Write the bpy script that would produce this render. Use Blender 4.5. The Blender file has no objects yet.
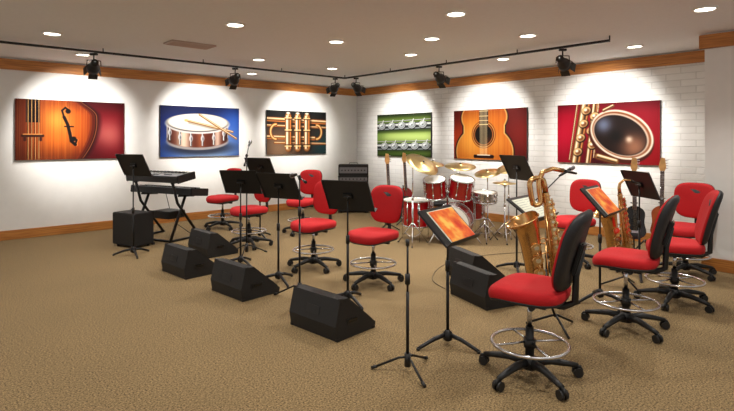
import bpy, bmesh, math, random
import numpy as np
from mathutils import Matrix, Vector
random.seed(4)
S = bpy.context.scene
try:
    S.view_settings.view_transform = 'Standard'
    S.view_settings.look = 'None'
except Exception: pass

def lin(c):
    return tuple(((x/12.92) if x<=0.04045 else ((x+0.055)/1.055)**2.4) for x in c)
MATS={}
def mat(name, rgb, rough=0.5, metal=0.0, noise=0.0, nscale=40, bump=0.0, emit=None, coat=0.0):
    m=bpy.data.materials.new(name); m.use_nodes=True
    nt=m.node_tree; p=nt.nodes['Principled BSDF']
    c=lin(rgb)
    p.inputs['Base Color'].default_value=(*c,1)
    p.inputs['Roughness'].default_value=rough
    p.inputs['Metallic'].default_value=metal
    if coat: p.inputs['Coat Weight'].default_value=coat
    if noise or bump:
        tc=nt.nodes.new('ShaderNodeTexCoord'); n=nt.nodes.new('ShaderNodeTexNoise')
        n.inputs['Scale'].default_value=nscale; n.inputs['Detail'].default_value=4
        nt.links.new(tc.outputs['Object'],n.inputs['Vector'])
        if noise:
            r=nt.nodes.new('ShaderNodeValToRGB')
            r.color_ramp.elements[0].position=0.3; r.color_ramp.elements[1].position=0.7
            r.color_ramp.elements[0].color=(*[x*(1-noise) for x in c],1)
            r.color_ramp.elements[1].color=(*[min(1,x*(1+noise)) for x in c],1)
            nt.links.new(n.outputs['Fac'],r.inputs['Fac']); nt.links.new(r.outputs['Color'],p.inputs['Base Color'])
        if bump:
            bn=nt.nodes.new('ShaderNodeBump'); bn.inputs['Strength'].default_value=bump; bn.inputs['Distance'].default_value=0.01
            nt.links.new(n.outputs['Fac'],bn.inputs['Height']); nt.links.new(bn.outputs['Normal'],p.inputs['Normal'])
    if emit:
        p.inputs['Emission Color'].default_value=(*lin(emit[0]),1); p.inputs['Emission Strength'].default_value=emit[1]
    MATS[name]=m; return m

mat('red_fabric',(0.72,0.04,0.08),0.85,0,0.12,180,0.25)
mat('black_plastic',(0.085,0.085,0.09),0.45)
mat('black_shell',(0.12,0.115,0.13),0.55,0,0.1,60,0.1)
mat('black_steel',(0.09,0.09,0.10),0.38,0.3)
mat('desk_black',(0.12,0.125,0.14),0.42,0.2)
mat('chrome',(0.85,0.85,0.87),0.2,1.0)
mat('steel_grey',(0.55,0.55,0.57),0.35,0.9)
mat('brass',(0.86,0.68,0.45),0.24,1.0)
mat('silver_brass',(0.90,0.86,0.76),0.22,1.0)
mat('cymbal',(0.84,0.74,0.52),0.32,1.0)
mat('drum_red',(0.60,0.02,0.06),0.2,0,coat=0.6)
mat('drum_head',(0.92,0.92,0.90),0.5)
mat('grille',(0.10,0.10,0.105),0.6,0.2,0.4,400,0.3)
mat('carpet_box',(0.09,0.09,0.095),0.6,0,0.15,200,0.2)
mat('key_white',(0.95,0.95,0.93),0.3)
mat('kbd_grey',(0.14,0.14,0.15),0.4,0.1)
mat('kbd_silver',(0.62,0.63,0.66),0.4,0.3)
mat('guitar_wood',(0.62,0.28,0.10),0.3,0,0.25,9,coat=0.5)
mat('guitar_red',(0.55,0.05,0.05),0.25,0,coat=0.5)
mat('guitar_black',(0.06,0.05,0.05),0.2,0,coat=0.5)
mat('maple',(0.80,0.60,0.36),0.4,0,0.15,15)
mat('rosewood',(0.25,0.14,0.09),0.5)
mat('paper',(0.90,0.92,0.86),0.8)
mat('lamp_glow',(1,1,1),0.5,emit=((1,0.97,0.90),14))
mat('white_metal',(0.93,0.92,0.90),0.5)
mat('vent_tan',(0.74,0.66,0.62),0.6)
mat('reed_black',(0.05,0.05,0.05),0.25)
mat('cable_rubber',(0.30,0.25,0.19),0.7)

def score_mat():
    m=bpy.data.materials.new('score_cover'); m.use_nodes=True; nt=m.node_tree; p=nt.nodes['Principled BSDF']
    tc=nt.nodes.new('ShaderNodeTexCoord'); n=nt.nodes.new('ShaderNodeTexNoise'); n.inputs['Scale'].default_value=9; n.inputs['Detail'].default_value=5
    r=nt.nodes.new('ShaderNodeValToRGB'); e=r.color_ramp.elements
    e[0].position=.32; e[0].color=(*lin((.85,.20,.08)),1); e[1].position=.66; e[1].color=(*lin((1.0,.80,.38)),1)
    q=e.new(.5); q.color=(*lin((.96,.48,.16)),1)
    nt.links.new(tc.outputs['Object'],n.inputs['Vector']); nt.links.new(n.outputs['Fac'],r.inputs['Fac']); nt.links.new(r.outputs['Color'],p.inputs['Base Color'])
    p.inputs['Roughness'].default_value=.5; MATS['score_cover']=m
score_mat()

class B:
    def __init__(s): s.v=[];s.f=[];s.m=[];s.sm=[];s.names=[]
    def mi(s,n):
        if n not in s.names: s.names.append(n)
        return s.names.index(n)
    def add(s,vs,fs,m,smooth=True,M=None):
        o=len(s.v)
        for p in vs:
            p=Vector(p)
            if M is not None: p=M@p
            s.v.append(tuple(p))
        k=s.mi(m)
        for i,f in enumerate(fs):
            s.f.append([o+a for a in f]); s.m.append(k)
            s.sm.append(smooth if not isinstance(smooth,list) else smooth[i])
    def box(s,c,size,m,R=None,bev=0.0,M=None):
        bm=bmesh.new(); bmesh.ops.create_cube(bm,size=1)
        for v in bm.verts: v.co=Vector((v.co.x*size[0],v.co.y*size[1],v.co.z*size[2]))
        if bev>0: bmesh.ops.bevel(bm,geom=list(bm.edges),offset=bev,segments=2,affect='EDGES')
        T=Matrix.Translation(c)
        if R is not None: T=T@R.to_4x4()
        if M is not None: T=M@T
        bm.verts.index_update()
        s.add([v.co.copy() for v in bm.verts],[[v.index for v in f.verts] for f in bm.faces],m,False,T); bm.free()
    def tube(s,pts,rad,m,seg=12,M=None,caps=True,closed=False):
        pts=[Vector(p) for p in pts]; n=len(pts)
        if not isinstance(rad,(list,tuple)): rad=[rad]*n
        tang=[]
        for i in range(n):
            if closed: t=pts[(i+1)%n]-pts[i-1]
            else: t=pts[min(i+1,n-1)]-pts[max(i-1,0)]
            tang.append(t.normalized())
        t0=tang[0]; a=Vector((0,0,1)) if abs(t0.z)<.9 else Vector((1,0,0))
        nrm=(a-t0*a.dot(t0)).normalized(); vs=[]
        for i in range(n):
            nrm=(nrm-tang[i]*nrm.dot(tang[i])).normalized(); bi=tang[i].cross(nrm)
            for k in range(seg):
                an=2*math.pi*k/seg; vs.append(pts[i]+(nrm*math.cos(an)+bi*math.sin(an))*rad[i])
        fs=[];sm=[]
        for i in range(n if closed else n-1):
            j=(i+1)%n
            for k in range(seg):
                l=(k+1)%seg; fs.append([i*seg+k,i*seg+l,j*seg+l,j*seg+k]); sm.append(True)
        if caps and not closed:
            fs.append(list(range(seg))[::-1]); sm.append(False)
            fs.append([(n-1)*seg+k for k in range(seg)]); sm.append(False)
        s.add(vs,fs,m,sm,M)
    def cyl(s,a,b,r,m,r2=None,seg=14,M=None): s.tube([a,b],[r,r if r2 is None else r2],m,seg,M)
    def lathe(s,prof,m,M=None,seg=28):
        vs=[];fs=[]
        for r,z in prof:
            for k in range(seg):
                an=2*math.pi*k/seg; vs.append((r*math.cos(an),r*math.sin(an),z))
        n=len(prof)
        for i in range(n-1):
            for k in range(seg):
                l=(k+1)%seg; fs.append([i*seg+k,i*seg+l,(i+1)*seg+l,(i+1)*seg+k])
        s.add(vs,fs,m,True,M)
    def torus(s,R,r,m,M=None,seg=36,rs=8):
        pts=[(R*math.cos(2*math.pi*i/seg),R*math.sin(2*math.pi*i/seg),0) for i in range(seg)]
        s.tube(pts,r,m,rs,M,closed=True)
    def prism(s,poly,t0,t1,m,M=None):
        n=len(poly); vs=[(p[0],p[1],t0) for p in poly]+[(p[0],p[1],t1) for p in poly]
        fs=[list(range(n))[::-1],[n+i for i in range(n)]]+[[i,(i+1)%n,n+(i+1)%n,n+i] for i in range(n)]
        s.add(vs,fs,m,False,M)
    def puff(s,outline,rings,fmap,mats):
        n=len(outline)
        for i in range(len(rings)-1):
            vs=[fmap(u*rings[i][0],v*rings[i][0],rings[i][1]) for u,v in outline]+[fmap(u*rings[i+1][0],v*rings[i+1][0],rings[i+1][1]) for u,v in outline]
            s.add(vs,[[k,(k+1)%n,n+(k+1)%n,n+k] for k in range(n)],mats[i],True)
        for e,mm in ((0,mats[0]),(-1,mats[-1])):
            vs=[fmap(u*rings[e][0],v*rings[e][0],rings[e][1]) for u,v in outline]
            s.add(vs,[list(range(n))],mm,True)
    def mesh(s,name):
        me=bpy.data.meshes.new(name); me.from_pydata(s.v,[],s.f)
        for n in s.names: me.materials.append(MATS[n])
        me.polygons.foreach_set('material_index',s.m); me.polygons.foreach_set('use_smooth',s.sm)
        bm=bmesh.new(); bm.from_mesh(me)
        bmesh.ops.remove_doubles(bm,verts=bm.verts,dist=0.00005)
        bmesh.ops.recalc_face_normals(bm,faces=bm.faces); bm.to_mesh(me); bm.free(); me.update(); return me
def put(name,me,x,y,face=None,rot=None,z=0.0):
    o=bpy.data.objects.new(name,me); S.collection.objects.link(o); o.location=(x,y,z)
    if face is not None: rot=math.atan2(face[1],face[0])-math.pi/2
    if rot: o.rotation_euler[2]=rot
    return o
def align(p,d):
    z=Vector(d).normalized(); return Matrix.Translation(p)@z.to_track_quat('Z','Y').to_matrix().to_4x4()
def RX(a): return Matrix.Rotation(a,4,'X')
def RY(a): return Matrix.Rotation(a,4,'Y')
def RZ(a): return Matrix.Rotation(a,4,'Z')
def T(*p): return Matrix.Translation(p)

# ================= ROOM =================
H=2.92
C=Vector((-0.26,13.08,0)); E1=Vector((-0.743,-0.669,0)); E2=Vector((0.669,-0.743,0))
RM=Matrix(((E1.x,E2.x,0,C.x),(E1.y,E2.y,0,C.y),(0,0,1,0),(0,0,0,1)))
LS,LT=13.0,14.0
def room_mats():
    m=bpy.data.materials.new('carpet'); m.use_nodes=True; nt=m.node_tree; p=nt.nodes['Principled BSDF']; L=nt.links.new
    tc=nt.nodes.new('ShaderNodeTexCoord')
    n=nt.nodes.new('ShaderNodeTexNoise'); n.inputs['Scale'].default_value=85; n.inputs['Detail'].default_value=3; n.inputs['Roughness'].default_value=.75
    r=nt.nodes.new('ShaderNodeValToRGB'); e=r.color_ramp.elements
    e[0].position=.38; e[0].color=(*lin((.28,.215,.125)),1); e[1].position=.62; e[1].color=(*lin((.68,.575,.40)),1)
    n2=nt.nodes.new('ShaderNodeTexNoise'); n2.inputs['Scale'].default_value=.8
    mx=nt.nodes.new('ShaderNodeMix'); mx.data_type='RGBA'; mx.blend_type='MULTIPLY'; mx.inputs[0].default_value=.25
    L(tc.outputs['Object'],n.inputs['Vector']); L(tc.outputs['Object'],n2.inputs['Vector']); L(n.outputs['Fac'],r.inputs['Fac'])
    L(r.outputs['Color'],mx.inputs[6]); L(n2.outputs['Fac'],mx.inputs[7]); L(mx.outputs[2],p.inputs['Base Color'])
    b=nt.nodes.new('ShaderNodeBump'); b.inputs['Strength'].default_value=.6; b.inputs['Distance'].default_value=.008
    L(n.outputs['Fac'],b.inputs['Height']); L(b.outputs['Normal'],p.inputs['Normal']); p.inputs['Roughness'].default_value=.95
    MATS['carpet']=m
    m=bpy.data.materials.new('painted_block'); m.use_nodes=True; nt=m.node_tree; p=nt.nodes['Principled BSDF']; L=nt.links.new
    tc=nt.nodes.new('ShaderNodeTexCoord'); sp=nt.nodes.new('ShaderNodeSeparateXYZ'); ad=nt.nodes.new('ShaderNodeMath'); ad.operation='ADD'; cb=nt.nodes.new('ShaderNodeCombineXYZ')
    L(tc.outputs['Object'],sp.inputs[0]); L(sp.outputs[0],ad.inputs[0]); L(sp.outputs[1],ad.inputs[1]); L(ad.outputs[0],cb.inputs[0]); L(sp.outputs[2],cb.inputs[1])
    br=nt.nodes.new('ShaderNodeTexBrick'); br.inputs['Scale'].default_value=1; br.inputs['Brick Width'].default_value=.40; br.inputs['Row Height'].default_value=.10; br.inputs['Mortar Size'].default_value=.007; br.inputs['Mortar Smooth'].default_value=.6
    br.inputs['Color1'].default_value=(.80,.80,.79,1); br.inputs['Color2'].default_value=(.86,.86,.85,1); br.inputs['Mortar'].default_value=(.70,.70,.69,1)
    L(cb.outputs[0],br.inputs['Vector']); L(br.outputs['Color'],p.inputs['Base Color'])
    n=nt.nodes.new('ShaderNodeTexNoise'); n.inputs['Scale'].default_value=14; L(tc.outputs['Object'],n.inputs['Vector'])
    mm=nt.nodes.new('ShaderNodeMath'); mm.operation='MULTIPLY_ADD'; mm.inputs[1].default_value=-1.0; L(br.outputs['Fac'],mm.inputs[0]); L(n.outputs['Fac'],mm.inputs[2])
    b=nt.nodes.new('ShaderNodeBump'); b.inputs['Strength'].default_value=.6; b.inputs['Distance'].default_value=.012; L(mm.outputs[0],b.inputs['Height']); L(b.outputs['Normal'],p.inputs['Normal'])
    p.inputs['Roughness'].default_value=.8; MATS['painted_block']=m
    m=bpy.data.materials.new('trim_wood'); m.use_nodes=True; nt=m.node_tree; p=nt.nodes['Principled BSDF']; L=nt.links.new
    tc=nt.nodes.new('ShaderNodeTexCoord'); mp=nt.nodes.new('ShaderNodeMapping'); mp.inputs['Scale'].default_value=(1.2,1.2,30)
    n=nt.nodes.new('ShaderNodeTexNoise'); n.inputs['Scale'].default_value=2; n.inputs['Detail'].default_value=5
    r=nt.nodes.new('ShaderNodeValToRGB'); e=r.color_ramp.elements
    e[0].position=.3; e[0].color=(*lin((.62,.37,.16)),1); e[1].position=.7; e[1].color=(*lin((.82,.56,.28)),1)
    L(tc.outputs['Object'],mp.inputs[0]); L(mp.outputs[0],n.inputs['Vector']); L(n.outputs['Fac'],r.inputs['Fac']); L(r.outputs['Color'],p.inputs['Base Color'])
    p.inputs['Roughness'].default_value=.45; MATS['trim_wood']=m
room_mats()
mat('wall_paint',(.93,.93,.925),.8,0,0.02,6,0.15)
mat('ceiling_paint',(.90,.905,.915),.9,0,0.02,30,0.1)
def slab(name,s0,s1,t0,t1,z0,z1,m,bev=0.0):
    b=B(); b.box(((s0+s1)/2,(t0+t1)/2,(z0+z1)/2),(s1-s0,t1-t0,z1-z0),m,bev=bev)
    o=bpy.data.objects.new(name,b.mesh(name)); o.matrix_world=RM; S.collection.objects.link(o); return o
slab('floor',-.15,LS,-.15,LT,-.1,0,'carpet')
slab('ceiling',-.15,LS,-.15,LT,H,H+.1,'ceiling_paint')
slab('wall_left',-.15,LS,-.15,0,0,H,'wall_paint')
slab('wall_right',-.15,0,0,LT,0,H,'painted_block')
JS,JT=1.22,8.02
slab('wall_right_projection',0.0,JS,JT,LT,0,H,'wall_paint')
tz0,tz1=H-.19,H-.02
slab('trim_1',0,LS,0,.05,tz0,tz1,'trim_wood',.006)
slab('trim_2',0,.05,.05,JT,tz0,tz1,'trim_wood',.006)
slab('trim_3',JS,JS+.05,JT-.05,LT,tz0,tz1,'trim_wood',.006)
slab('baseboard_left',0,LS,0,.03,0,.15,'trim_wood',.005)
slab('baseboard_right',0,.03,.03,JT,0,.15,'trim_wood',.005)
slab('baseboard_projection',JS,JS+.03,JT-.03,LT,0,.15,'trim_wood',.005)

# ================= ART =================
def sstep(a,b,x):
    t=np.clip((x-a)/(b-a+1e-9),0,1); return t*t*(3-2*t)
class Art:
    def __init__(s,W=1.65,Hh=1.0,nx=298,ny=180):
        s.W,s.H,s.nx,s.ny=W,Hh,nx,ny
        X,Y=np.meshgrid(np.linspace(0,W/Hh,nx+1),np.linspace(0,1,ny+1)); s.X,s.Y=X,Y
        s.img=np.zeros(X.shape+(3,))
    def mix(s,mask,col):
        col=np.array(col,dtype=float); s.img=s.img*(1-mask[...,None])+col*mask[...,None]
    def disc(s,cx,cy,rx,ry=None,rot=0,soft=.012):
        ry=rx if ry is None else ry
        dx,dy=s.X-cx,s.Y-cy; c,n=math.cos(rot),math.sin(rot)
        u=(dx*c+dy*n)/rx; v=(-dx*n+dy*c)/ry; r=np.sqrt(u*u+v*v)
        return 1-sstep(1-soft/min(rx,ry),1+soft/min(rx,ry),r)
    def line(s,a,b,w,soft=.008):
        ax,ay=a;bx,by=b; dx,dy=bx-ax,by-ay; t=np.clip(((s.X-ax)*dx+(s.Y-ay)*dy)/(dx*dx+dy*dy),0,1)
        d=np.hypot(s.X-ax-t*dx,s.Y-ay-t*dy); return 1-sstep(w-soft,w+soft,d)
    def glow(s,cx,cy,r): return np.exp(-((s.X-cx)**2+(s.Y-cy)**2)/(r*r))
    def tubeh(s,a,b,w,dark,light,rim=None):
        ax,ay=a;bx,by=b;L=math.hypot(bx-ax,by-ay);nx,ny=-(by-ay)/L*w,(bx-ax)/L*w
        if ny<0 or (ny==0 and nx>0): nx,ny=-nx,-ny
        dk=np.array(dark); lt=np.array(light)
        s.mix(s.line(a,b,w),dk)
        s.mix(s.line((ax+nx*.05,ay+ny*.05),(bx+nx*.05,by+ny*.05),w*.6,w*.35)*.8,dk*.45+lt*.5)
        s.mix(s.line((ax+nx*.38,ay+ny*.38),(bx+nx*.38,by+ny*.38),w*.26,w*.22),lt)
        s.mix(s.line((ax+nx*.42,ay+ny*.42),(bx+nx*.42,by+ny*.42),w*.09,w*.08)*.8,(1,1,.97))
        s.mix(s.line((ax-nx*.30,ay-ny*.30),(bx-nx*.30,by-ny*.30),w*.16,w*.14)*.75,dk*.35)
        if rim is not None: s.mix(s.line((ax-nx*.68,ay-ny*.68),(bx-nx*.68,by-ny*.68),w*.12,w*.1),rim)
def art_violin():
    a=Art(); X,Y=a.X,a.Y
    a.img[:]=(.42,.01,.06); a.mix(a.glow(1.38,.42,.28)*.8,(.86,.46,.42)); a.mix(sstep(.70,1.1,Y)*.7,(.14,.01,.03)); a.mix(sstep(1.5,1.7,X)*.4,(.22,.0,.03)); a.mix(a.glow(1.0,.0,.4)*.6,(.2,.0,.03))
    xb=.99+.22*Y-.55*(Y-.45)**2-.25*sstep(.75,1.1,Y)
    a.mix((1-sstep(xb+.09,xb+.20,X))*.7,(.12,.01,.02)); a.mix(1-sstep(xb+.095,xb+.11,X),(.10,.02,.02)); a.mix(np.exp(-((X-xb-.085)/.008)**2)*.7,(.85,.45,.25)); a.mix((1-sstep(xb+.055,xb+.07,X)),(.34,.09,.03)); a.mix(1-sstep(xb+.0,xb+.02,X),(.48,.16,.04))
    m=(1-sstep(xb-.03,xb-.01,X)); a.mix(m,(.60,.21,.05)); a.mix((1-sstep(xb-.25,xb,X))*m,(.74,.32,.07))
    a.mix(a.glow(.60,.66,.22)*.85*m,(.99,.66,.26)); a.mix(a.glow(.62,.40,.26)*.5*m,(.92,.50,.15)); a.mix((1-sstep(0,.55,X))*.8,(.32,.09,.03)); a.mix(sstep(.35,-.1,Y)*.7*m,(.28,.08,.02)); a.mix(sstep(.75,1.1,Y)*.5*m,(.40,.14,.04))
    rs=np.random.RandomState(3)
    for i in range(60):
        x=rs.rand()*1.1; a.mix(a.line((x,0),(x+.01,1),.002+.003*rs.rand(),.004)*.22*m,(.25,.08,.02) if i%2 else (.95,.6,.25))
    a.mix((np.abs(X-.24)<.10)*(Y>.62)*1.0,(.10,.04,.03)); a.mix(np.exp(-((X-.15)/.008)**2)*(Y>.62)*.6,(.5,.3,.2))
    for x in (.17,.22,.27,.32): a.mix(a.line((x,0),(x,1),.006,.004),(.22,.09,.04)); a.mix(a.line((x+.007,0),(x+.007,1),.003,.003),(.95,.72,.42))
    a.mix(a.line((.10,.40),(.38,.40),.022),(.20,.07,.03)); a.mix(a.line((.11,.425),(.37,.425),.007),(.92,.62,.32))
    a.mix(a.line((.13,.33),(.13,.38),.02),(.24,.08,.03)); a.mix(a.line((.35,.33),(.35,.38),.02),(.24,.08,.03))
    P=[(.76,.84),(.71,.88),(.66,.83),(.69,.72),(.745,.59),(.775,.45),(.80,.31),(.86,.25),(.88,.33),(.83,.37)]
    for i in range(len(P)-1): a.mix(a.line((P[i][0]+.012,P[i][1]),(P[i+1][0]+.012,P[i+1][1]),.027 if 2<i<7 else .016)*.8,(.95,.55,.25))
    for i in range(len(P)-1): a.mix(a.line(P[i],P[i+1],.025 if 2<i<7 else .015),(.05,.01,.01))
    a.mix(a.disc(.75,.82,.04),(.05,.01,.01)); a.mix(a.disc(.835,.35,.04),(.05,.01,.01)); a.mix(a.line((.70,.56),(.83,.56),.010),(.05,.01,.01))
    return a
def art_snare():
    a=Art(); Y=a.Y; X=a.X
    a.img[:]=(.09,.22,.56); a.mix(a.glow(.95,.05,.75)*.9,(.60,.72,.86)); a.mix(sstep(.5,1,Y)*.85,(.03,.05,.20)); a.mix(a.glow(0,.6,.35)*.7,(.03,.08,.32)); a.mix(a.glow(1.55,.75,.3)*.6,(.20,.40,.80))
    a.mix(a.disc(.80,.18,.68,.15,soft=.06)*.8,(.10,.10,.14)) 
    def wall(c): a.mix(np.maximum(a.disc(.76,.30,.64,.17),((np.abs(X-.76)<.64)&(Y>.30)&(Y<.66))*1.0),c)
    wall((.62,.60,.60))
    sh=np.maximum(a.disc(.76,.34,.62,.16),((np.abs(X-.76)<.62)&(Y>.34)&(Y<.66))*1.0)
    a.mix(sh,(.34,.14,.09)); a.mix(sh*np.exp(-((X-.45)/.13)**2)*.9,(.96,.86,.76)); a.mix(sh*np.exp(-((X-.80)/.08)**2)*.5,(.75,.45,.30)); a.mix(sh*np.exp(-((X-1.16)/.07)**2)*.8,(.9,.80,.72)); a.mix(sh*np.exp(-((X-.16)/.05)**2)*.7,(.12,.05,.04)); a.mix(sh*np.exp(-((X-1.36)/.05)**2)*.7,(.12,.05,.04))
    for x,dy in ((.18,.06),(.38,-.03),(.60,-.06),(.84,-.06),(1.08,-.04),(1.3,.05)):
        a.tubeh((x,.28+dy),(x,.60),.020,(.35,.34,.34),(.98,.98,.98)); a.mix(a.disc(x,.42+dy,.035,.06),(.85,.85,.86)); a.mix(a.disc(x+.01,.41+dy,.015,.04),(.4,.4,.42))
    a.mix(a.disc(.76,.655,.665,.20),(.86,.85,.84)); a.mix(a.disc(.76,.675,.645,.185),(.30,.27,.27)); a.mix(a.disc(.76,.685,.625,.172),(.93,.91,.86)); a.mix(a.disc(.76,.685,.62,.165)*a.glow(1.15,.6,.3)*.6,(.72,.70,.68))
    a.mix(a.line((.56,.67),(1.25,.53),.02,.015)*a.disc(.76,.685,.62,.165)*.5,(.4,.38,.36))
    a.tubeh((.50,.72),(1.50,.50),.022,(.60,.38,.18),(.95,.80,.55)); a.tubeh((.78,.84),(1.58,.36),.022,(.55,.34,.16),(.95,.80,.55)); a.mix(a.disc(.50,.72,.035,.025,-.2),(.9,.72,.45))
    return a
def art_trumpet():
    a=Art(); Y=a.Y; X=a.X
    a.img[:]=(.16,.10,.08); a.mix(a.glow(.3,.1,.5)*.8,(.62,.48,.36)); a.mix(sstep(.72,1,Y)*.8,(.05,.09,.10)); a.mix(a.glow(1.55,.15,.4)*.8,(.10,.24,.26)); a.mix(a.glow(.1,.9,.3)*.6,(.05,.05,.05))
    d,l,r=(.50,.24,.07),(.98,.82,.54),(.85,.5,.22)
    for (p,q,w) in (((0,.80),(1.65,.76),.055),((0,.66),(1.65,.63),.025),((0,.40),(1.30,.37),.05),((.2,.27),(1.65,.24),.025)): a.tubeh(p,q,w,d,l,r)
    for x in (.56,.82,1.08):
        a.mix(a.line((x+.045,.14),(x+.045,.90),.09,.04)*.6,(.10,.05,.03))
        a.tubeh((x,.14),(x,.88),.082,(.55,.30,.10),(1,.93,.76),(.9,.5,.2))
        for y,c in ((.84,(.98,.86,.6)),(.81,(.3,.15,.05)),(.22,(.3,.15,.05)),(.19,(.98,.86,.6)),(.53,(.35,.18,.06)),(.56,(.98,.86,.6))): a.mix(a.line((x-.085,y),(x+.085,y),.012)*.9,c)
        a.mix(a.line((x,.88),(x,.95),.014),(.9,.8,.6)); a.mix(a.disc(x,.95,.05,.022),(.95,.92,.86))
    for (cx,s) in ((1.36,1),(.24,-1)):
        for w,c in ((.036,d),(.022,(.75,.5,.25)),(.010,l)):
            for k in range(24):
                t0=-math.pi/2+math.pi*k/24; t1=t0+math.pi/24; P=lambda t,R:(cx+s*R*math.cos(t),.52+R*1.15*math.sin(t))
                a.mix(a.line(P(t0,.145),P(t1,.145),w),c)
    return a
def art_flute():
    a=Art(); Y=a.Y; X=a.X
    a.img[:]=(.44,.56,.20); a.mix(np.exp(-((Y-.47)/.12)**2)*.9,(.76,.85,.50)); a.mix(sstep(.82,1,Y)*.85,(.07,.10,.06)); a.mix(sstep(.14,0,Y)*.85,(.10,.16,.05)); a.mix(a.glow(0,.5,.3)*.5,(.25,.40,.10))
    for y,w,off in ((.70,.085,0),(.22,.085,.14)):
        a.mix(a.line((0,y-.05),(1.65,y-.02),w+.01,.04)*.6,(.06,.10,.04))
        a.mix(a.line((0,y),(1.65,y+.03),w),(.13,.14,.15))
        a.mix(a.line((0,y+.035),(1.65,y+.065),.022,.02),(.93,.95,.95)); a.mix(a.line((0,y-.055),(1.65,y-.025),.012,.012),(.62,.66,.66))
        a.tubeh((0,y+.125),(1.65,y+.155),.014,(.12,.12,.12),(.95,.96,.96))
        for x in np.linspace(.16,1.42,5)+off*.6:
            yy=y+.02+.018*x
            a.mix(a.disc(x+.01,yy-.012,.118,.088,.05),(.04,.05,.05)); a.mix(a.disc(x,yy,.112,.082,.05),(.90,.92,.92)); a.mix(a.disc(x,yy,.094,.066,.05),(.30,.32,.33)); a.mix(a.disc(x-.005,yy+.004,.086,.059,.05),(.66,.69,.70)); a.mix(a.disc(x-.03,yy+.02,.045,.022,.3),(.98,1,1)); a.mix(a.disc(x,yy,.02,.015),(.25,.27,.27))
            a.mix(a.line((x+.02,yy+.06),(x+.05,yy+.125),.016),(.88,.9,.9)); a.mix(a.line((x+.035,yy+.06),(x+.065,yy+.12),.005),(.2,.2,.2))
    return a
def art_guitar():
    a=Art(); Y=a.Y; X=a.X
    a.img[:]=(.34,.04,.03); a.mix(a.glow(.0,.5,.45)*.85,(.74,.24,.07)); a.mix(a.glow(1.6,.5,.35)*.6,(.52,.10,.05)); a.mix(a.glow(.1,1,.4)*.7,(.25,.03,.02))
    def body(g):
        m=np.maximum(a.disc(.72,.15,.66-g,.54-g),a.disc(.72,.84,.53-g,.36-g)); return np.maximum(m,(np.abs(X-.72)<.475-g)*(Y>.3)*(Y<.80)*1.0)
    a.mix(body(-.03),(.16,.04,.02)); a.mix(body(0),(.85,.66,.38)); b2=body(.025); a.mix(b2,(.74,.37,.09)); a.mix(b2*a.glow(.45,.40,.4)*.85,(.96,.66,.26)); a.mix(b2*a.glow(1.05,.35,.25)*.6,(.88,.54,.19)); a.mix(b2*sstep(.75,1.1,Y)*.5,(.40,.14,.04))
    rs=np.random.RandomState(5)
    for i in range(50):
        x=.1+rs.rand()*1.25; a.mix(b2*a.line((x,0),(x,1),.002+.003*rs.rand(),.004)*.2,(.45,.18,.05) if i%2 else (1,.8,.4))
    a.mix(a.disc(.72,.50,.275),(.40,.15,.05)); a.mix(a.disc(.72,.50,.260),(.88,.62,.30)); a.mix(a.disc(.72,.50,.240),(.30,.10,.03)); a.mix(a.disc(.72,.50,.215),(.80,.48,.2)); a.mix(a.disc(.72,.50,.20),(.05,.02,.01)); a.mix(a.disc(.72,.50,.19)*a.glow(.82,.36,.1)*.6,(.40,.18,.06))
    nk=(np.abs(X-.72)<.105)*(Y>.64)*1.0; a.mix(nk,(.11,.05,.04)); a.mix((np.abs(X-.635)<.012)*(Y>.64)*1.0,(.40,.22,.13))
    for y in (.70,.78,.87,.97): a.mix((np.abs(X-.72)<.105)*(np.abs(Y-y)<.007)*1.0,(.85,.76,.56))
    for i in range(6): x=.645+.03*i; a.mix(a.line((x,.06),(x,1),.0045,.004)*.85,(1,.90,.70))
    a.mix(a.line((.52,.06),(.92,.06),.035),(.13,.05,.03)); a.mix(a.line((.58,.09),(.86,.09),.010),(.95,.9,.8))
    return a
def art_sax():
    a=Art(); Y=a.Y; X=a.X
    a.img[:]=(.52,.01,.10); a.mix(a.glow(.05,.5,.45)*.8,(.80,.06,.20)); a.mix(a.glow(1.55,.10,.5)*.7,(.60,.03,.06)); a.mix(sstep(.8,1.1,Y)*.6,(.22,.0,.04)); a.mix(a.glow(.7,.05,.35)*.7,(.10,.01,.02))
    d,l,r=(.36,.17,.07),(.96,.82,.58),(.8,.5,.28)
    for (p,q,w) in (((.50,1),(.32,0),.085),((.66,1),(.54,0),.05),((.36,1),(.22,.05),.018),((.72,1),(.64,.1),.015)): a.tubeh(p,q,w,d,l,r)
    for (x,y) in ((.52,.88),(.47,.66),(.42,.42),(.37,.18),(.62,.30),(.66,.78),(.60,.54)):
        a.mix(a.disc(x,y,.09,.075,.4),(.16,.07,.04)); a.mix(a.disc(x-.01,y+.01,.075,.06,.4),(.90,.74,.50)); a.mix(a.disc(x,y,.05,.04,.4),(.50,.30,.17)); a.mix(a.disc(x-.02,y+.02,.025,.02,.4),(1,.97,.9))
    a.mix(a.disc(1.06,.44,.53,.40,-.45),(.26,.09,.05)); a.mix(a.disc(1.07,.48,.51,.375,-.45),(.94,.88,.80)); a.mix(a.disc(1.07,.48,.48,.345,-.45),(.52,.28,.16)); a.mix(a.disc(1.06,.475,.455,.32,-.45),(.80,.70,.62)); a.mix(a.disc(1.055,.47,.43,.30,-.45),(.09,.04,.03))
    inn=a.disc(1.055,.47,.42,.29,-.45); a.mix(inn*a.glow(1.28,.28,.20)*.9,(.60,.40,.30)); a.mix(inn*a.glow(.80,.64,.13)*.8,(.45,.50,.62)); a.mix(inn*a.glow(1.0,.45,.1)*.8,(.02,.01,.01)); a.mix(inn*a.glow(1.20,.40,.05)*.8,(.95,.85,.75))
    a.tubeh((.70,.12),(1.0,.04),.055,d,l); a.tubeh((.80,.88),(.95,.95),.03,d,l)
    return a
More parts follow.
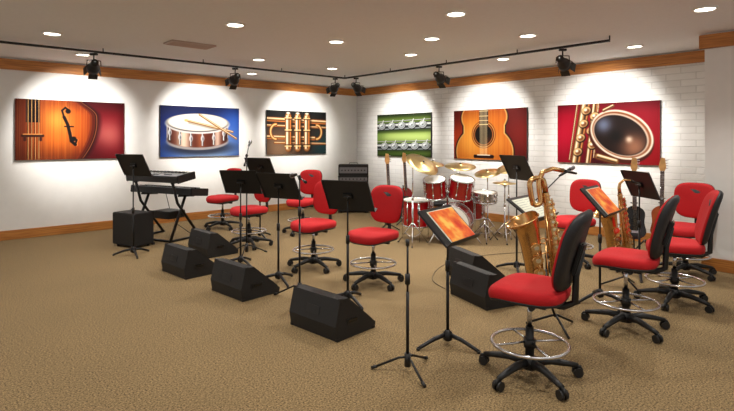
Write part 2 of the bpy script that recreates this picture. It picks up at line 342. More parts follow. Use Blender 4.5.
pm=bpy.data.materials.new('printed_canvas'); pm.use_nodes=True; nt=pm.node_tree
at=nt.nodes.new('ShaderNodeAttribute'); at.attribute_name='ink'; nt.links.new(at.outputs['Color'],nt.nodes['Principled BSDF'].inputs['Base Color']); nt.nodes['Principled BSDF'].inputs['Roughness'].default_value=.7
nt.nodes['Principled BSDF'].inputs['Specular IOR Level'].default_value=.15
MATS['printed_canvas']=pm
def hang(name,art,origin,xdir,nrm,W,zc,Hh=1.0):
    nx,ny=art.nx,art.ny
    c=np.clip(art.img,0,1); c=np.where(c<=.04045,c/12.92,((c+.055)/1.055)**2.4).reshape(-1,3)*.70
    xs=np.linspace(-W/2,W/2,nx+1); ys=np.linspace(-Hh/2,Hh/2,ny+1); X,Z=np.meshgrid(xs,ys)
    th=.045
    V=[(x,-th,z) for x,z in zip(X.ravel(),Z.ravel())]
    F=[[j*(nx+1)+i,j*(nx+1)+i+1,(j+1)*(nx+1)+i+1,(j+1)*(nx+1)+i] for j in range(ny) for i in range(nx)]
    o=len(V); hw,hh=W/2,Hh/2
    V+=[(-hw,-th+.0005,-hh),(hw,-th+.0005,-hh),(hw,-th+.0005,hh),(-hw,-th+.0005,hh),(-hw,0,-hh),(hw,0,-hh),(hw,0,hh),(-hw,0,hh)]
    F2=[[o,o+1,o+5,o+4],[o+1,o+2,o+6,o+5],[o+2,o+3,o+7,o+6],[o+3,o,o+4,o+7],[o+4,o+5,o+6,o+7]]
    me=bpy.data.meshes.new(name); me.from_pydata(V,[],F+F2); me.materials.append(pm); me.materials.append(MATS['black_plastic'])
    me.polygons.foreach_set('material_index',[0]*len(F)+[1]*5)
    ca=me.color_attributes.new('ink','FLOAT_COLOR','POINT'); full=np.ones((len(V),4)); full[:o,:3]=c; full[o:,:3]=.02
    ca.data.foreach_set('color',full.ravel())
    ob=bpy.data.objects.new(name,me); S.collection.objects.link(ob)
    x=Vector(xdir).normalized(); y=-Vector(nrm).normalized()
    M=Matrix(((x.x,y.x,0,origin.x),(x.y,y.y,0,origin.y),(0,0,1,zc),(0,0,0,1))); ob.matrix_world=M
    return ob
def onL(s): return C+E1*s+E2*.004
def onR(t): return C+E2*t+E1*.004
PZL,PZR=1.77,1.71
hang('violin_canvas_print',art_violin(),onL(6.485),-E1,E2,1.65,PZL)
hang('snare_drum_canvas_print',art_snare(),onL(4.185),-E1,E2,1.65,PZL)
hang('trumpet_canvas_print',art_trumpet(),onL(1.86),-E1,E2,1.65,PZL)
hang('flute_canvas_print',art_flute(),onR(1.68),E2,E1,1.72,PZR)
hang('guitar_canvas_print',art_guitar(),onR(4.03),E2,E1,1.70,PZR)
hang('saxophone_canvas_print',art_sax(),onR(6.31),E2,E1,1.65,PZR)

# ================= CEILING FITTINGS =================
b=B()
b.torus(.10,.014,'white_metal'); b.lathe([(.10,-.004),(.09,.001),(.08,.006)],'white_metal')
b.add([(.085*math.cos(i*math.pi/12),.085*math.sin(i*math.pi/12),-.002) for i in range(24)],[list(range(24))],'lamp_glow',False)
DL=b.mesh('downlight')
dl=[(-1.50,5.77),(.925,5.27),(3.38,5.07),(2.02,6.37),(.84,6.56),(-.41,6.76),(-3.88,6.25),(-4.36,7.78),(3.75,7.1),(.675,7.78),(-1.76,8.26),(-.64,9.29),(-2.27,10.0),(2.2,8.2),
    (-3.2,4.2),(-1.2,3.4),(.8,2.6),(2.6,3.0),(-3.8,1.8),(-1.0,.6),(1.6,.4)]
def lamp(kind,name,loc,energy,col=(1,.945,.865),**k):
    l=bpy.data.lights.new(name,kind); l.energy=energy; l.color=col
    for a,v in k.items(): setattr(l,a,v)
    o=bpy.data.objects.new(name,l); S.collection.objects.link(o); o.location=loc; return o
for x,y in dl:
    put('recessed_downlight',DL,x,y,z=H-.008)
    lamp('SPOT','downlight_lamp',(x,y,H-.04),100,spot_size=math.radians(120),spot_blend=.75,shadow_soft_size=.04)
b=B(); b.box((0,0,0),(.62,.32,.02),'vent_tan',bev=.004)
for i in range(9): b.box((0,-.12+.03*i,-.012),(.56,.012,.01),'vent_tan',R=Matrix.Rotation(.5,3,'X'))
put('ceiling_vent',b.mesh('vent'),-2.43,6.97,face=(-.669,.743),z=H-.011)

Mk=Vector((-.45,10.3,0)); ZT=H-.065
b=B()
def trk(b,p,q):
    p=Vector(p);q=Vector(q); d=(q-p); L=d.length; d.normalize()
    R=Matrix(((d.x,-d.y,0),(d.y,d.x,0),(0,0,1)))
    b.box((p+q)/2,(L,.035,.03),'black_steel',R=R)
    k=int(L/1.5)+1
    for i in range(k+1):
        c=p+(q-p)*(i/k if k else 0); b.cyl(c+Vector((0,0,.01)),c+Vector((0,0,.063)),.008,'black_steel')
trk(b,Mk+Vector((0,0,ZT)),Mk+E1*9+Vector((0,0,ZT)))
trk(b,Mk+Vector((0,0,ZT)),Mk+E2*5.25+Vector((0,0,ZT)))
put('lighting_track',b.mesh('track'),0,0)

def spot_head(pos,target,E=310):
    b=B(); pos=Vector(pos)
    b.box((0,0,-.02),(.10,.04,.03),'black_steel',bev=.004)
    b.cyl((0,0,-.03),(0,0,-.10),.010,'black_steel')
    piv=Vector((0,0,-.19)); d=(Vector(target)-(pos+piv)).normalized(); M=align(piv,d)
    side=d.cross(Vector((0,0,1))).normalized()
    b.tube([(0,0,-.10),side*.085+Vector((0,0,-.11)),side*.09+piv],.007,'black_steel',8)
    b.tube([(0,0,-.10),-side*.085+Vector((0,0,-.11)),-side*.09+piv],.007,'black_steel',8)
    b.lathe([(.012,-.13),(.045,-.125),(.05,-.08),(.052,-.03),(.082,.02),(.086,.10),(.078,.10),(.070,.03),(.03,.0)],'black_plastic',M)
    b.lathe([(.001,.03),(.06,.031)],'lamp_glow',M)
    for s in (-1,1):
        b.box((s*.095,0,.14),(.006,.12,.09),'black_plastic',R=Matrix.Rotation(s*.35,3,'Y'),M=M)
        b.box((0,s*.095,.14),(.12,.006,.09),'black_plastic',R=Matrix.Rotation(-s*.35,3,'X'),M=M)
    put('track_spotlight',b.mesh('spot'),pos.x,pos.y,z=pos.z)
    l=lamp('SPOT','picture_spot_lamp',pos+piv+d*.21,E,col=(1,.955,.885),spot_size=math.radians(68),spot_blend=.75,shadow_soft_size=.03)
    l.rotation_euler=(-d).to_track_quat('Z','Y').to_euler()
zt=ZT-.016
for t,s in ((4.62,6.4),(2.43,4.2),(.25,1.86)):
    p=Mk+E1*t; spot_head((p.x,p.y,zt),onL(s)+Vector((0,0,1.85)))
for t,s in ((.35,1.68),(2.47,4.03),(4.63,6.31)):
    p=Mk+E2*t; spot_head((p.x,p.y,zt),onR(s)+Vector((0,0,1.82)))

# ================= CHAIR =================
def superell(a,bb,n,N=44,tap=None):
    out=[]
    for i in range(N):
        t=2*math.pi*i/N; c,s=math.cos(t),math.sin(t)
        u=a*math.copysign(abs(c)**(2/n),c); v=bb*math.copysign(abs(s)**(2/n),s)
        if tap: u*=tap(v)
        out.append((u,v))
    return out
def chair_mesh(sh,rec=.28,bh=.26,bz=.285):
    b=B()
    b.lathe([(.02,.05),(.05,.06),(.052,.12),(.035,.14)],'black_plastic')
    for i in range(5):
        a=2*math.pi*i/5+.3; c,s=math.cos(a),math.sin(a); P=lambda r,z:(r*c,r*s,z)
        b.tube([P(.03,.10),P(.14,.108),P(.25,.09),P(.325,.075)],[.030,.026,.021,.017],'black_plastic',10)
        b.cyl(P(.315,.085),P(.315,.055),.014,'black_plastic')
        t=Vector((-s,c,0)); ctr=Vector(P(.325,.032))
        for sg in (-1,1): b.cyl(ctr+t*sg*.006,ctr+t*sg*.027,.031,'black_plastic',seg=18)
        b.tube([ctr+Vector((c*.03,s*.03,.01)),ctr+Vector((c*.015,s*.015,.036)),ctr+Vector((-c*.02,-s*.02,.036))],.011,'black_plastic',8)
    b.cyl((0,0,.12),(0,0,.34),.030,'black_plastic',.027); b.cyl((0,0,.34),(0,0,sh-.08),.016,'chrome')
    b.torus(.25,.0115,'chrome',T(0,0,.23)); b.cyl((0,0,.20),(0,0,.26),.040,'black_plastic')
    for i in range(4):
        a=math.pi/4+i*math.pi/2; c,s=math.cos(a),math.sin(a); b.tube([(.03*c,.03*s,.24),(.14*c,.14*s,.233),(.25*c,.25*s,.23)],.008,'chrome',8)
    b.box((0,-.01,sh-.085),(.20,.26,.045),'black_plastic',bev=.01)
    b.tube([(.08,0,sh-.09),(.20,.02,sh-.10),(.24,.02,sh-.10)],.007,'black_plastic',8)
    b.cyl((-.08,-.06,sh-.09),(-.17,-.06,sh-.09),.018,'black_plastic')
    ol=superell(.255,.245,3.2)
    def fm(u,v,w):
        z=sh+w; k=max(0,(v-.10)/.145); z-= .035*k*k
        z-=.010*max(0,1-(u/.2)**2-(v/.2)**2) if w>.02 else 0
        return (u,v,z)
    b.puff(ol,[(.86,-.066),(.96,-.056),(.985,-.038)],fm,['black_shell']*2)
    b.puff(ol,[(.985,-.039),(1.0,-.028),(1.012,-.008),(1.0,.014),(.96,.028),(.86,.036),(.6,.038),(.3,.036),(.05,.035)],fm,['red_fabric']*8)
    zc=sh+bz
    def by(v): return -.285-rec*v-.10*v*v
    b.tube([(0,-.12,sh-.09),(0,-.22,sh-.09),(0,by(-.25)-.07,sh-.05),(0,by(-.16)-.055,zc-.16),(0,by(.0)-.05,zc+.0)],[.024,.024,.023,.021,.02],'black_plastic',10)
    b.box((0,by(-.05)-.045,zc-.05),(.10,.03,.22),'black_plastic',bev=.01,R=Matrix.Rotation(rec,3,'X'))
    ob=superell(.23,bh,3.4,tap=lambda v:.97+.30*v)
    def fb(u,v,w):
        return (u,by(v)+w+.75*u*u,zc+v)
    b.puff(ob,[(.80,-.040),(.93,-.034),(1.0,-.016),(1.01,.004)],fb,['black_shell']*3)
    b.puff(ob,[(1.0,.003),(.995,.012),(.96,.024),(.85,.032),(.55,.036),(.2,.037)],fb,['red_fabric']*5)
    return b.mesh('chair')
CH_H=chair_mesh(.605); CH_C=chair_mesh(.575); CH_M=chair_mesh(.555,.16,.215,.305)
chairs=[(1.10,3.43,(-.82,.57),CH_H),(2.20,4.31,(-.80,.60),CH_H),(3.02,4.98,(-.90,.43),CH_C),(3.80,6.05,(-.8,-.6),CH_M),(2.67,6.6,(-.85,-.5),CH_M),
 (.07,5.65,(-.60,-.80),CH_M),(-.67,6.35,(-.6,-.8),CH_M),(-1.78,7.65,(-.7,-.7),CH_M),(-2.62,9.2,(-.5,-.85),CH_M),(-1.10,8.7,(-.4,-.9),CH_M)]
for x,y,f,m in chairs: put('swivel_stool_chair',m,x,y,face=f)

# ================= MUSIC STAND =================
def mstand(h,tilt=65,sheet=None):
    b=B(); 
    b.cyl((0,0,.03),(0,0,.62),.0125,'black_steel'); b.cyl((0,0,.60),(0,0,h-.03),.0085,'black_steel'); b.cyl((0,0,.58),(0,0,.66),.019,'black_plastic')
    b.lathe([(.015,.12),(.035,.10),(.04,.055),(.03,.04)],'black_steel')
    for i in range(3):
        a=math.pi/2+2*math.pi*i/3; c,s=math.cos(a),math.sin(a)
        b.tube([(.02*c,.02*s,.085),(.12*c,.12*s,.065),(.24*c,.24*s,.022),(.265*c,.265*s,.013)],[.018,.017,.014,.012],'black_steel',8)
        b.cyl((.262*c,.262*s,.0),(.262*c,.262*s,.02),.014,'black_plastic')
    th=math.radians(tilt); ct,st=math.cos(th),math.sin(th)
    R=Matrix(((-1,0,0),(0,-ct,st),(0,st,ct))); 
    M=T(0,.01,h)@R.to_4x4()
    b.box((0,0,0),(.52,.35,.006),'desk_black',M=M,bev=.002)
    b.box((0,-.172,.028),(.52,.006,.06),'desk_black',M=M,bev=.002)
    b.box((0,0,-.012),(.10,.06,.02),'black_plastic',M=M,bev=.004)
    for sx in(-1,1): b.box((sx*.257,0,-.006),(.006,.34,.012),'desk_black',M=M)
    b.cyl((-.05,0,-.02),(.05,0,-.02),.012,'black_plastic',M=M)
    b.cyl((0,0,h-.05),M@Vector((0,0,-.02)),.011,'black_steel')
    if sheet=='score':
        b.box((.03,-.01,.008),(.40,.31,.006),'paper',M=M); b.box((.03,-.01,.0125),(.385,.295,.002),'score_cover',M=M)
    elif sheet=='paper':
        b.box((-.11,-.01,.007),(.215,.29,.005),'paper',M=M); b.box((.11,-.01,.007),(.215,.29,.005),'paper',M=M)
        for k in range(9):
            for sx in (-.11,.11): b.box((sx,.11-.03*k,.0105),(.17,.003,.001),'steel_grey',M=M)
    return b.mesh('mstand')
AW=(.45,.89)
for x,y,h,t,f,sh in [(-.19,5.0,1.05,62,AW,None),(-1.62,6.5,1.06,62,(.25,.97),None),(-1.0,5.72,1.08,60,AW,None),(-3.25,7.05,1.25,62,(.4,.9),None),(-1.75,8.3,1.16,60,AW,None),
   (.63,3.96,.94,44,(.80,-.60),'score'),(1.83,6.2,1.26,62,(.9,.3),None),(1.62,5.02,.93,35,(.75,-.66),'paper'),(2.32,5.05,1.0,48,(.75,-.66),'score'),(3.18,5.92,1.08,65,(.9,.1),None)]:
    put('music_stand',mstand(h,t,sh),x,y,face=f)

# ================= MIC STAND =================
def micstand(h,boom=None,R0=.28,hub=.13):
    b=B(); b.cyl((0,0,.05),(0,0,h*.62),.011,'black_steel'); b.cyl((0,0,h*.6),(0,0,h),.0075,'black_steel'); b.cyl((0,0,h*.68),(0,0,h*.76),.018,'black_plastic')
    b.cyl((0,0,.04),(0,0,hub+.03),.022,'black_plastic')
    for i in range(3):
        a=.5+2*math.pi*i/3; c,s=math.cos(a),math.sin(a)
        b.tube([(.02*c,.02*s,hub),(.06*c,.06*s,hub-.005),(R0*c,R0*s,.014)],.0085,'black_steel',8)
        b.tube([(R0*.9*c,R0*.9*s,.025),(R0*1.05*c,R0*1.05*s,.012)],.012,'black_plastic',8)
    b.cyl((0,0,h-.02),(0,0,h+.025),.014,'black_plastic')
    if boom:
        v=Vector(boom); p=Vector((0,0,h)); q=p+v; d=v.normalized()
        b.cyl(p-d*.22,q,.0065,'black_steel'); b.cyl(p-d*.24,p-d*.18,.014,'black_plastic')
        b.cyl((0,-.02,h),(0,.03,h),.016,'black_plastic')
        e=d.copy(); e.z-=.25; e.normalize(); M=align(q,e)
        b.lathe([(.010,-.03),(.015,0),(.018,.10),(.020,.13)],'black_plastic',M); b.lathe([(.020,.13),(.027,.145),(.027,.17),(.018,.19),(.002,.196)],'steel_grey',M)
    return b.mesh('micstand')
put('microphone_stand',micstand(.89,R0=.24,hub=.10),.28,3.5,rot=.4)
put('microphone_stand',micstand(1.22,(-.03,.16,.02)),-.68,5.12,rot=.2)
put('microphone_stand',micstand(1.38,(-.02,.22,.14)),-1.68,7.08,rot=0)
put('microphone_stand',micstand(1.05,(.16,.10,.16)),2.0,5.65,rot=-.3)

# ================= WEDGE MONITOR =================
def wedge(w=.58):
    b=B(); pr=[(-.20,0),(.24,0),(.25,.05),(-.08,.325),(-.17,.325),(-.22,.12)]
    M=Matrix(((0,0,1,0),(1,0,0,0),(0,1,0,0),(0,0,0,1)))
    b.prism(pr,-w/2,w/2,'carpet_box',M)
    p0=Vector((0,.25,.05)); p1=Vector((0,-.08,.325)); d=(p1-p0); L=d.length; d.normalize(); n=Vector((0,d.z,-d.y))
    R=Matrix(((1,0,0),(0,d.y,n.y),(0,d.z,n.z))).to_4x4(); Mg=T(*((p0+p1)/2+n*.005))@R
    b.box((0,0,0),(w-.05,L-.04,.012),'grille',M=Mg,bev=.003)
    for sx in (-1,1):
        b.box((sx*(w/2+.002),-.03,.13),(.006,.13,.05),'black_plastic',bev=.002)
        b.box((sx*(w/2+.004),-.03,.135),(.006,.10,.025),'reed_black',bev=.002)
        for yy in (-.19,.225): b.box((sx*(w/2-.012),yy,.014),(.035,.035,.028),'black_plastic',bev=.004)
        b.box((sx*(w/2-.012),-.155,.318),(.035,.035,.03),'black_plastic',bev=.004)
    b.box((0,-.200,.20),(.16,.008,.07),'black_plastic',bev=.002,R=Matrix.Rotation(-.24,3,'X'))
    return b.mesh('wedge')
W=wedge()
for x,y,f in [(-.31,4.35,(.68,.73)),(-1.30,5.35,(.68,.73)),(-2.15,6.15,(.68,.73)),(-2.2,7.2,(.7,.7)),(1.18,5.1,(.85,.4)),(1.24,5.88,(.85,.3))]:
    put('floor_monitor_speaker',W,x,y,face=f)

# ================= KEYBOARDS =================
b=B()
def kb(b,z,y0,L,tilt,body):
    M=T(0,y0,z)@RX(tilt)
    b.box((0,0,.045),(L,.36,.10),body,M=M,bev=.012); b.box((0,-.085,.099),(L-.06,.15,.012),'kbd_silver',M=M,bev=.003)
    b.box((0,-.085,.107),(.16,.07,.004),'reed_black',M=M)
    for i in range(16):
        x=-L/2+.1+i*.022+(.5 if i>7 else 0); b.cyl((x,-.085,.105),(x,-.085,.117),.006,'black_plastic',M=M,seg=8)
    n=int((L-.12)/.0235)
    for i in range(n):
        x=-(L-.12)/2+.0235*(i+.5); b.box((x,.09,.100),(.0215,.15,.018),'key_white',M=M)
        if i%7 in (0,1,3,4,5) : b.box((x+.0117,.06,.114),(.012,.09,.014),'reed_black',M=M)
    for sx in (-1,1): b.box((sx*(L/2+.004),0,.05),(.03,.37,.12),'black_plastic',M=M,bev=.008)
kb(b,.72,.04,1.36,-.10,'kbd_grey'); kb(b,.96,-.12,1.15,.16,'kbd_grey')
for sx in (-1,1):
    x=sx*.42
    b.tube([(x,-.30,.02),(x,.0,.70),(x,.14,.70)],.022,'black_steel',8); b.tube([(x,.30,.02),(x,-.16,.60),(x,-.26,.94)],.022,'black_steel',8)
    b.tube([(x,-.28,.92),(x,.04,.97)],.018,'black_steel',8); b.tube([(x,-.14,.715),(x,.18,.69)],.018,'black_steel',8)
    b.cyl((x,-.32,.018),(x,.32,.018),.018,'black_steel')
b.cyl((-.42,0,.40),(.42,0,.40),.02,'black_steel'); b.cyl((-.42,-.30,.02),(.42,-.30,.02),.018,'black_steel')
b.box((.1,-.05,.40),(.40,.34,.12),'black_plastic',bev=.01)
b.tube([(-.3,.22,.80),(-.2,.25,.4),(.0,.2,.2),(.3,.26,.03)],.006,'black_plastic',6)
put('keyboard_synthesizer_rig',b.mesh('kbd'),-3.30,8.35,face=(.45,.89))

# ================= DRUM KIT =================
b=B()
def drum(b,c,d,r,h,shell='drum_red',lugs=8,front='drum_head'):
    M=align(c,d)
    b.lathe([(r,-h/2),(r,h/2)],shell,M); b.lathe([(.001,h/2+.004),(r*.98,h/2+.004)],front,M); b.lathe([(.001,-h/2-.004),(r*.98,-h/2-.004)],front,M)
    for z in (-h/2,h/2): b.torus(r+.006,.011,'chrome',M@T(0,0,z))
    for i in range(lugs):
        a=2*math.pi*i/lugs; x,y=(r+.012)*math.cos(a),(r+.012)*math.sin(a)
        b.cyl((x,y,-h/2),(x,y,h/2),.005,'chrome',M=M,seg=6)
        for z in (-h*.25,h*.25): b.cyl((x,y,z-.02),(x,y,z+.02),.012,'chrome',M=M,seg=8)
def tripod(b,x,y,h,R=.26,ztop=.34):
    b.cyl((x,y,.06),(x,y,h*.6),.013,'chrome'); b.cyl((x,y,h*.58),(x,y,h),.009,'chrome'); b.cyl((x,y,h*.57),(x,y,h*.62),.019,'chrome')
    for i in range(3):
        a=.4+2*math.pi*i/3; c,s=math.cos(a),math.sin(a)
        b.cyl((x,y,ztop),(x+R*c,y+R*s,.012),.009,'chrome'); b.cyl((x,y,.10),(x+R*.55*c,y+R*.55*s,.16),.006,'chrome'); b.tube([(x+R*c*.96,y+R*s*.96,.02),(x+R*c*1.04,y+R*s*1.04,.012)],.012,'black_plastic',8)
def cym(b,c,d,r):
    M=align(c,d); b.lathe([(.004,.028),(.02,.026),(.038,.012),(.05,.006),(r*.6,-.004),(r,-.016),(r,-.018),(r*.6,-.007),(.04,.003)],'cymbal',M,36)
    b.cyl((0,0,-.04),(0,0,.06),.006,'chrome',M=M); b.cyl((0,0,.03),(0,0,.045),.014,'black_plastic',M=M)
drum(b,(-.02,0,.305),(-.35,-1,.0),.29,.44,lugs=10)
for sx in(-1,1): b.cyl((-.02+sx*.28,-.1,.2),(-.02+sx*.40,-.24,.012),.009,'chrome')
drum(b,(-.30,-.05,.86),(-.10,-.30,1),.165,.28); drum(b,(.10,-.05,.86),(.10,-.30,1),.185,.30)
b.cyl((-.10,0,.58),(-.10,0,.90),.014,'chrome'); b.cyl((-.10,0,.84),(-.24,0,.84),.010,'chrome'); b.cyl((-.10,0,.86),(.06,0,.86),.010,'chrome')
drum(b,(-.56,.20,.44),(0,-0.05,1),.22,.40); drum(b,(.38,.52,.50),(0,-0.05,1),.20,.38)
for cx,cy,R in ((-.56,.20,.245),(.38,.52,.225)):
    for i in range(3):
        a=.6+2*math.pi*i/3; x,y=cx+R*math.cos(a),cy+R*math.sin(a); b.cyl((x,y,.008),(x,y,.60),.007,'chrome')
drum(b,(.50,.05,.70),(.0,-.08,1),.178,.15,'chrome')
tripod(b,.50,.05,.60,.24,.28)
for i in range(3):
    a=2*math.pi*i/3; b.tube([(.50,.05,.56),(.50+.17*math.cos(a),.05+.17*math.sin(a),.60),(.50+.19*math.cos(a),.05+.19*math.sin(a),.65)],.007,'chrome',6)
tripod(b,-.66,-.18,1.20); b.cyl((-.66,-.18,1.18),(-.50,-.10,1.23),.008,'chrome'); cym(b,(-.50,-.10,1.24),(.45,-.55,1),.27)
tripod(b,.22,.75,1.18); b.cyl((.22,.75,1.16),(.14,.2,1.18),.008,'chrome'); cym(b,(.14,.2,1.19),(.0,-.22,1),.25)
tripod(b,.80,.0,.98,.24,.30); cym(b,(.80,.0,.94),(0,-.03,1),.19); cym(b,(.80,.0,.905),(0,.03,-1),.19)
tripod(b,.66,.55,1.05,.24,.30); cym(b,(.66,.55,1.06),(-.2,-.25,1),.22)
tripod(b,-.25,.62,1.2,.24,.3); cym(b,(-.25,.62,1.22),(.15,-.2,1),.20)
tripod(b,.98,.42,1.12,.24,.3); cym(b,(.98,.42,1.14),(-.25,-.3,1),.20)
put('drum_kit',b.mesh('drumkit'),1.36,7.95)
b=B(); b.lathe([(.001,.40),(.15,.40),(.17,.42),(.17,.46),(.15,.48),(.001,.485)],'black_shell'); tripod(b,0,0,.40,.24,.25)
put('drum_throne',b.mesh('throne'),1.35,9.25)

# ================= SAXOPHONE =================
def arc(c,r,a0,a1,n):
    return [(c[0]+r*math.cos(a0+(a1-a0)*i/n),c[1],c[2]+r*math.sin(a0+(a1-a0)*i/n)) for i in range(n+1)]
def sax(sc=1.0,bari=False,m='brass',fat=1.0):
    b=B()
    M=T(0.06,0,.12)@RY(-.15)@Matrix.Diagonal((sc*fat,sc*fat,sc,1))
    body=[(0,0,1.00),(0,0,.80),(0,0,.55),(0,0,.24)]; rb=[.020,.030,.039,.047]
    bow=arc((-.075,0,.22),.075,0,-math.pi,8); rbow=[.048+.006*i/8 for i in range(9)]
    bell=[(-.150,0,.34),(-.150,0,.48),(-.152,0,.62),(-.158,0,.71),(-.168,0,.77),(-.178,0,.80),(-.186,0,.815)]; rl=[.055,.060,.066,.075,.088,.102,.112]
    b.tube(body+bow+bell,rb+rbow+rl,m,20,M,caps=False)
    b.torus(.112,.005,m,M@align((-.186,0,.815),(-.30,0,.9)),rs=6)
    if bari:
        loop=[(0,0,1.00),(0,0,1.06)]+arc((-.05,0,1.08),.05,0,math.pi,8)[1:]+[(-.10,0,.98)]+arc((-.07,0,.94),.03,math.pi,2*math.pi,5)[1:]+[(-.04,0,1.02),(-.035,0,1.10),(.0,0,1.165),(.07,0,1.18),(.14,0,1.15)]
        b.tube(loop,[.018]*len(loop),m,12,M); mp=[(.13,0,1.155),(.23,0,1.11)]
    else:
        nk=[(0,0,1.0),(0,0,1.06),(.015,0,1.11),(.06,0,1.14),(.12,0,1.13),(.15,0,1.11)]; b.tube(nk,[.017,.016,.014,.012,.010,.009],m,12,M); mp=[(.14,0,1.115),(.23,0,1.06)]
    b.tube(mp,[.014,.008],'reed_black',10,M)
    for z in (.97,.80,.62,.45,.27): b.torus(.024+ (1-z)*.033,.004,m,M@T(0,0,z),seg=20,rs=6)
    for i,z in enumerate([.93,.88,.83,.77,.71,.64,.57,.50,.42,.34]):
        r=.016+.016*(1-z); rr=.024+.026*(1-z)
        b.cyl((0,-rr-.004,z),(0,-rr-.016,z),r,m,M=M,seg=14); b.cyl((0,-rr-.016,z),(0,-rr-.020,z),r*.5,'silver_brass',M=M,seg=10); b.cyl((.01,-rr-.016,z),(.03,-rr-.006,z),.004,m,M=M,seg=6)
        b.cyl((.6*rr,rr*.8,z-.02),(.9*rr+.008,rr*.95,z-.02),r*.9,m,M=M,seg=12)
        b.cyl((rr+.004,-.01,z-.03),(rr+.016,-.012,z-.03),r*.8,m,M=M,seg=12)
    for (x,z,r) in ((-.150,.60,.034),(-.150,.50,.036),(-.150,.40,.038),(-.13,.19,.035),(-.02,.19,.03)):
        b.cyl((x,-.060,z),(x,-.084,z),r,m,M=M,seg=16); b.cyl((x,-.084,z),(x,-.088,z),r*.5,'silver_brass',M=M,seg=12)
    for x,y,z0,z1 in ((.035,-.028,.28,.95),(.045,.01,.30,.90),(-.038,-.02,.42,.92),(-.095,-.06,.22,.62),(.03,.04,.4,.8),(-.05,-.05,.3,.85)):
        b.cyl((x,y,z0),(x*.75,y*.8,z1),.0045,m,M=M,seg=6)
    b.cyl((-.03,0,.52),(-.10,0,.52),.006,m,M=M,seg=6); b.torus(.022,.005,m,M@T(-.065,0,.62)@RX(math.pi/2),seg=16,rs=6)
    for dz in (0,.10): b.tube([(-.15,-.05,.40+dz),(-.15,-.10,.42+dz),(-.15,-.10,.46+dz),(-.15,-.06,.48+dz)],.003,m,6,M)
    top=M@Vector((-.02,0,.36)); bw=M@Vector((-.075,0,.14))
    b.cyl((0,.02,.10),(bw.x,.07,bw.z+.05),.010,'black_steel')
    b.tube([(bw.x-.06,.05,bw.z+.05),(bw.x-.03,-.03,bw.z-.012),(bw.x+.03,-.03,bw.z-.012),(bw.x+.06,.05,bw.z+.05)],.010,'black_plastic',8)
    b.cyl((bw.x,.07,bw.z+.05),(top.x,.07,top.z+.12),.009,'black_steel'); b.tube([(top.x-.06,.0,top.z+.12),(top.x,.07,top.z+.12),(top.x+.07,.0,top.z+.12)],.008,'black_plastic',8)
    for i in range(3):
        a=.5+2*math.pi*i/3; b.tube([(0,.02,.12),(.05*math.cos(a),.02+.05*math.sin(a),.10),(.24*math.cos(a),.02+.24*math.sin(a),.012)],.010,'black_steel',8)
    return b.mesh('sax')
put('baritone_saxophone',sax(1.05,True,fat=1.22),1.60,4.28,rot=.1)
put('alto_saxophone',sax(.92,False,'brass',1.2),2.80,5.48,rot=.2)

# ================= GUITARS / AMPS =================
def guitar(bodymat='guitar_wood'):
    b=B(); M=T(0,0,.26)@RX(-.17)
    pts=[]
    for i in range(40):
        t=2*math.pi*i/40; s,c=math.sin(t),math.cos(t); y=.225+.225*-c
        w=.145-.02*(y/.45)+.035*math.cos(2*math.pi*(y/.45))
        pts.append((w*s*(.9+.25*abs(s)),y))
    Q=Matrix(((1,0,0,0),(0,0,-1,0),(0,1,0,0),(0,0,0,1)))
    b.prism(pts,-.022,.022,bodymat,M@Q)
    b.box((0,-.026,.20),(.10,.008,.16),'reed_black',M=M,bev=.002)
    b.box((0,-.034,.10),(.085,.012,.03),'chrome',M=M); 
    for z in (.18,.28): b.box((0,-.033,z),(.08,.010,.02),'black_plastic',M=M)
    b.box((0,-.032,.66),(.052,.022,.52),'maple',M=M,bev=.004); b.box((0,-.045,.66),(.050,.006,.52),'rosewood',M=M)
    for k in range(14): b.box((0,-.049,.88-.46*(1-.93**k)*1.1),(.05,.003,.003),'chrome',M=M)
    b.prism([(-.025,.0),(.025,0),(.045,.05),(.03,.18),(-.02,.19),(-.045,.06)],-.008,.008,'maple',M@T(0,-.03,.92)@Q)
    for k in range(4): b.cyl((.03,-.03,.96+.035*k),(.07,-.03,.965+.035*k),.007,'chrome',M=M,seg=8)
    for k in range(4): x=-.017+.011*k; b.cyl((x,-.051,.10),(x,-.049,.93),.0014,'chrome',M=M,seg=4)
    for k in (-1,1): b.tube([(k*.02,.14,.10),(k*.12,.09,.24),(k*.12,-.03,.235),(k*.12,-.04,.27)],.009,'black_steel',8)
    b.cyl((0,.14,.08),(0,.20,.72),.011,'black_steel'); b.tube([(-.04,.10,.74),(0,.20,.72),(.04,.10,.74)],.008,'black_plastic',8)
    for i in range(3):
        a=math.pi/2+2*math.pi*i/3; b.cyl((0,.14,.12),(.22*math.cos(a),.12+.22*math.sin(a),.012),.009,'black_steel')
    return b.mesh('guitar')
GA=guitar('guitar_wood'); GB=guitar('guitar_red'); GC=guitar('guitar_black')
put('electric_bass_guitar',GB,.74,9.5,rot=.25); put('electric_guitar',GC,.40,8.9,rot=.3)
put('electric_guitar',GA,3.98,6.85,rot=-.6); put('electric_guitar',GC,3.62,6.85,rot=-.4)

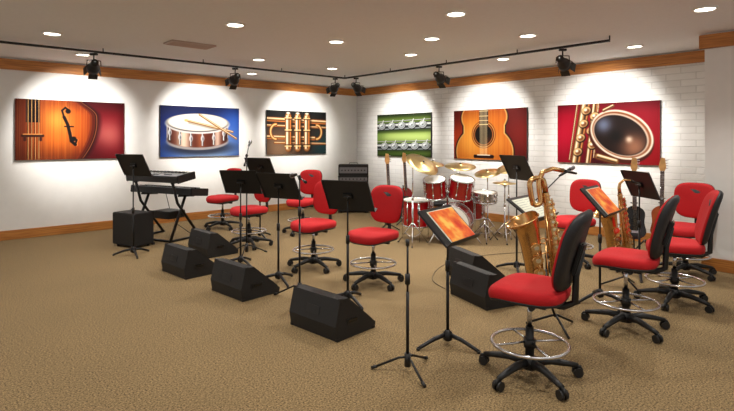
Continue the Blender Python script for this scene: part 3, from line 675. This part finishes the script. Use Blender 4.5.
def amp(w,h,d,hd=0):
    b=B(); b.box((0,0,h/2+.02),(w,d,h-.02),'carpet_box',bev=.012); b.box((0,d/2+.004,h*.46),(w-.06,.012,h*.72),'grille',bev=.003)
    b.box((0,d/2+.006,h-.055),(w-.05,.012,.07),'steel_grey',bev=.003)
    for i in range(7): b.cyl((-w/2+.09+i*(w-.18)/6,d/2+.01,h-.055),(-w/2+.09+i*(w-.18)/6,d/2+.03,h-.055),.014,'black_plastic')
    for sx in (-1,1):
        for sy in (-1,1): b.cyl((sx*(w/2-.06),sy*(d/2-.06),0),(sx*(w/2-.06),sy*(d/2-.06),.03),.02,'black_plastic')
        for z in (.03,h): b.box((sx*(w/2-.015),d/2-.01,z),(.04,.04,.04),'black_plastic',bev=.006)
    if hd:
        b.box((0,0,h+.01+hd/2),(w,d*.8,hd),'carpet_box',bev=.01); b.box((0,d*.4+.003,h+.01+hd/2),(w-.05,.01,hd-.12),'steel_grey',bev=.003)
        for i in range(8): b.cyl((-w/2+.08+i*(w-.16)/7,d*.4,h+.01+hd/2),(-w/2+.08+i*(w-.16)/7,d*.4+.03,h+.01+hd/2),.014,'black_plastic')
        b.tube([(-.1,0,h+hd+.01),(-.09,0,h+hd+.04),(.09,0,h+hd+.04),(.1,0,h+hd+.01)],.008,'black_plastic',8)
    return b.mesh('amp')
put('guitar_amplifier',amp(.66,.80,.36,.25),-.30,11.3,face=(0,-1))
put('guitar_amplifier',amp(.55,.55,.32),.55,10.4,face=(-.2,-1))
put('keyboard_amplifier',amp(.52,.50,.34),-3.55,7.70,face=(.5,.87))

def cable(pts):
    b=B(); P=[Vector((x,y,.005)) for x,y in pts]; out=[]
    for i in range(len(P)-1):
        p0=P[max(i-1,0)];p1=P[i];p2=P[i+1];p3=P[min(i+2,len(P)-1)]
        for k in range(8):
            t=k/8; out.append(.5*((2*p1)+(p2-p0)*t+(2*p0-5*p1+4*p2-p3)*t*t+(3*p1-p0-3*p2+p3)*t**3))
    out.append(P[-1]); b.tube(out,.004,'cable_rubber',6); put('audio_cable',b.mesh('cable'),0,0)
cable([(.9,5.3),(.75,5.8),(1.0,6.5),(1.6,7.0),(2.2,7.2)])

# ================= WORLD + CAMERA =================
w=bpy.data.worlds.new('World'); S.world=w; w.use_nodes=True
w.node_tree.nodes['Background'].inputs[0].default_value=(1,.98,.95,1); w.node_tree.nodes['Background'].inputs[1].default_value=.70
cd=bpy.data.cameras.new('Camera'); cam=bpy.data.objects.new('Camera',cd); S.collection.objects.link(cam); S.camera=cam
cam.location=(0,0,1.6); cam.rotation_euler=(math.pi/2,0,0)
cd.sensor_width=36; cd.lens=24.87; cd.shift_y=-.0892; cd.clip_end=100
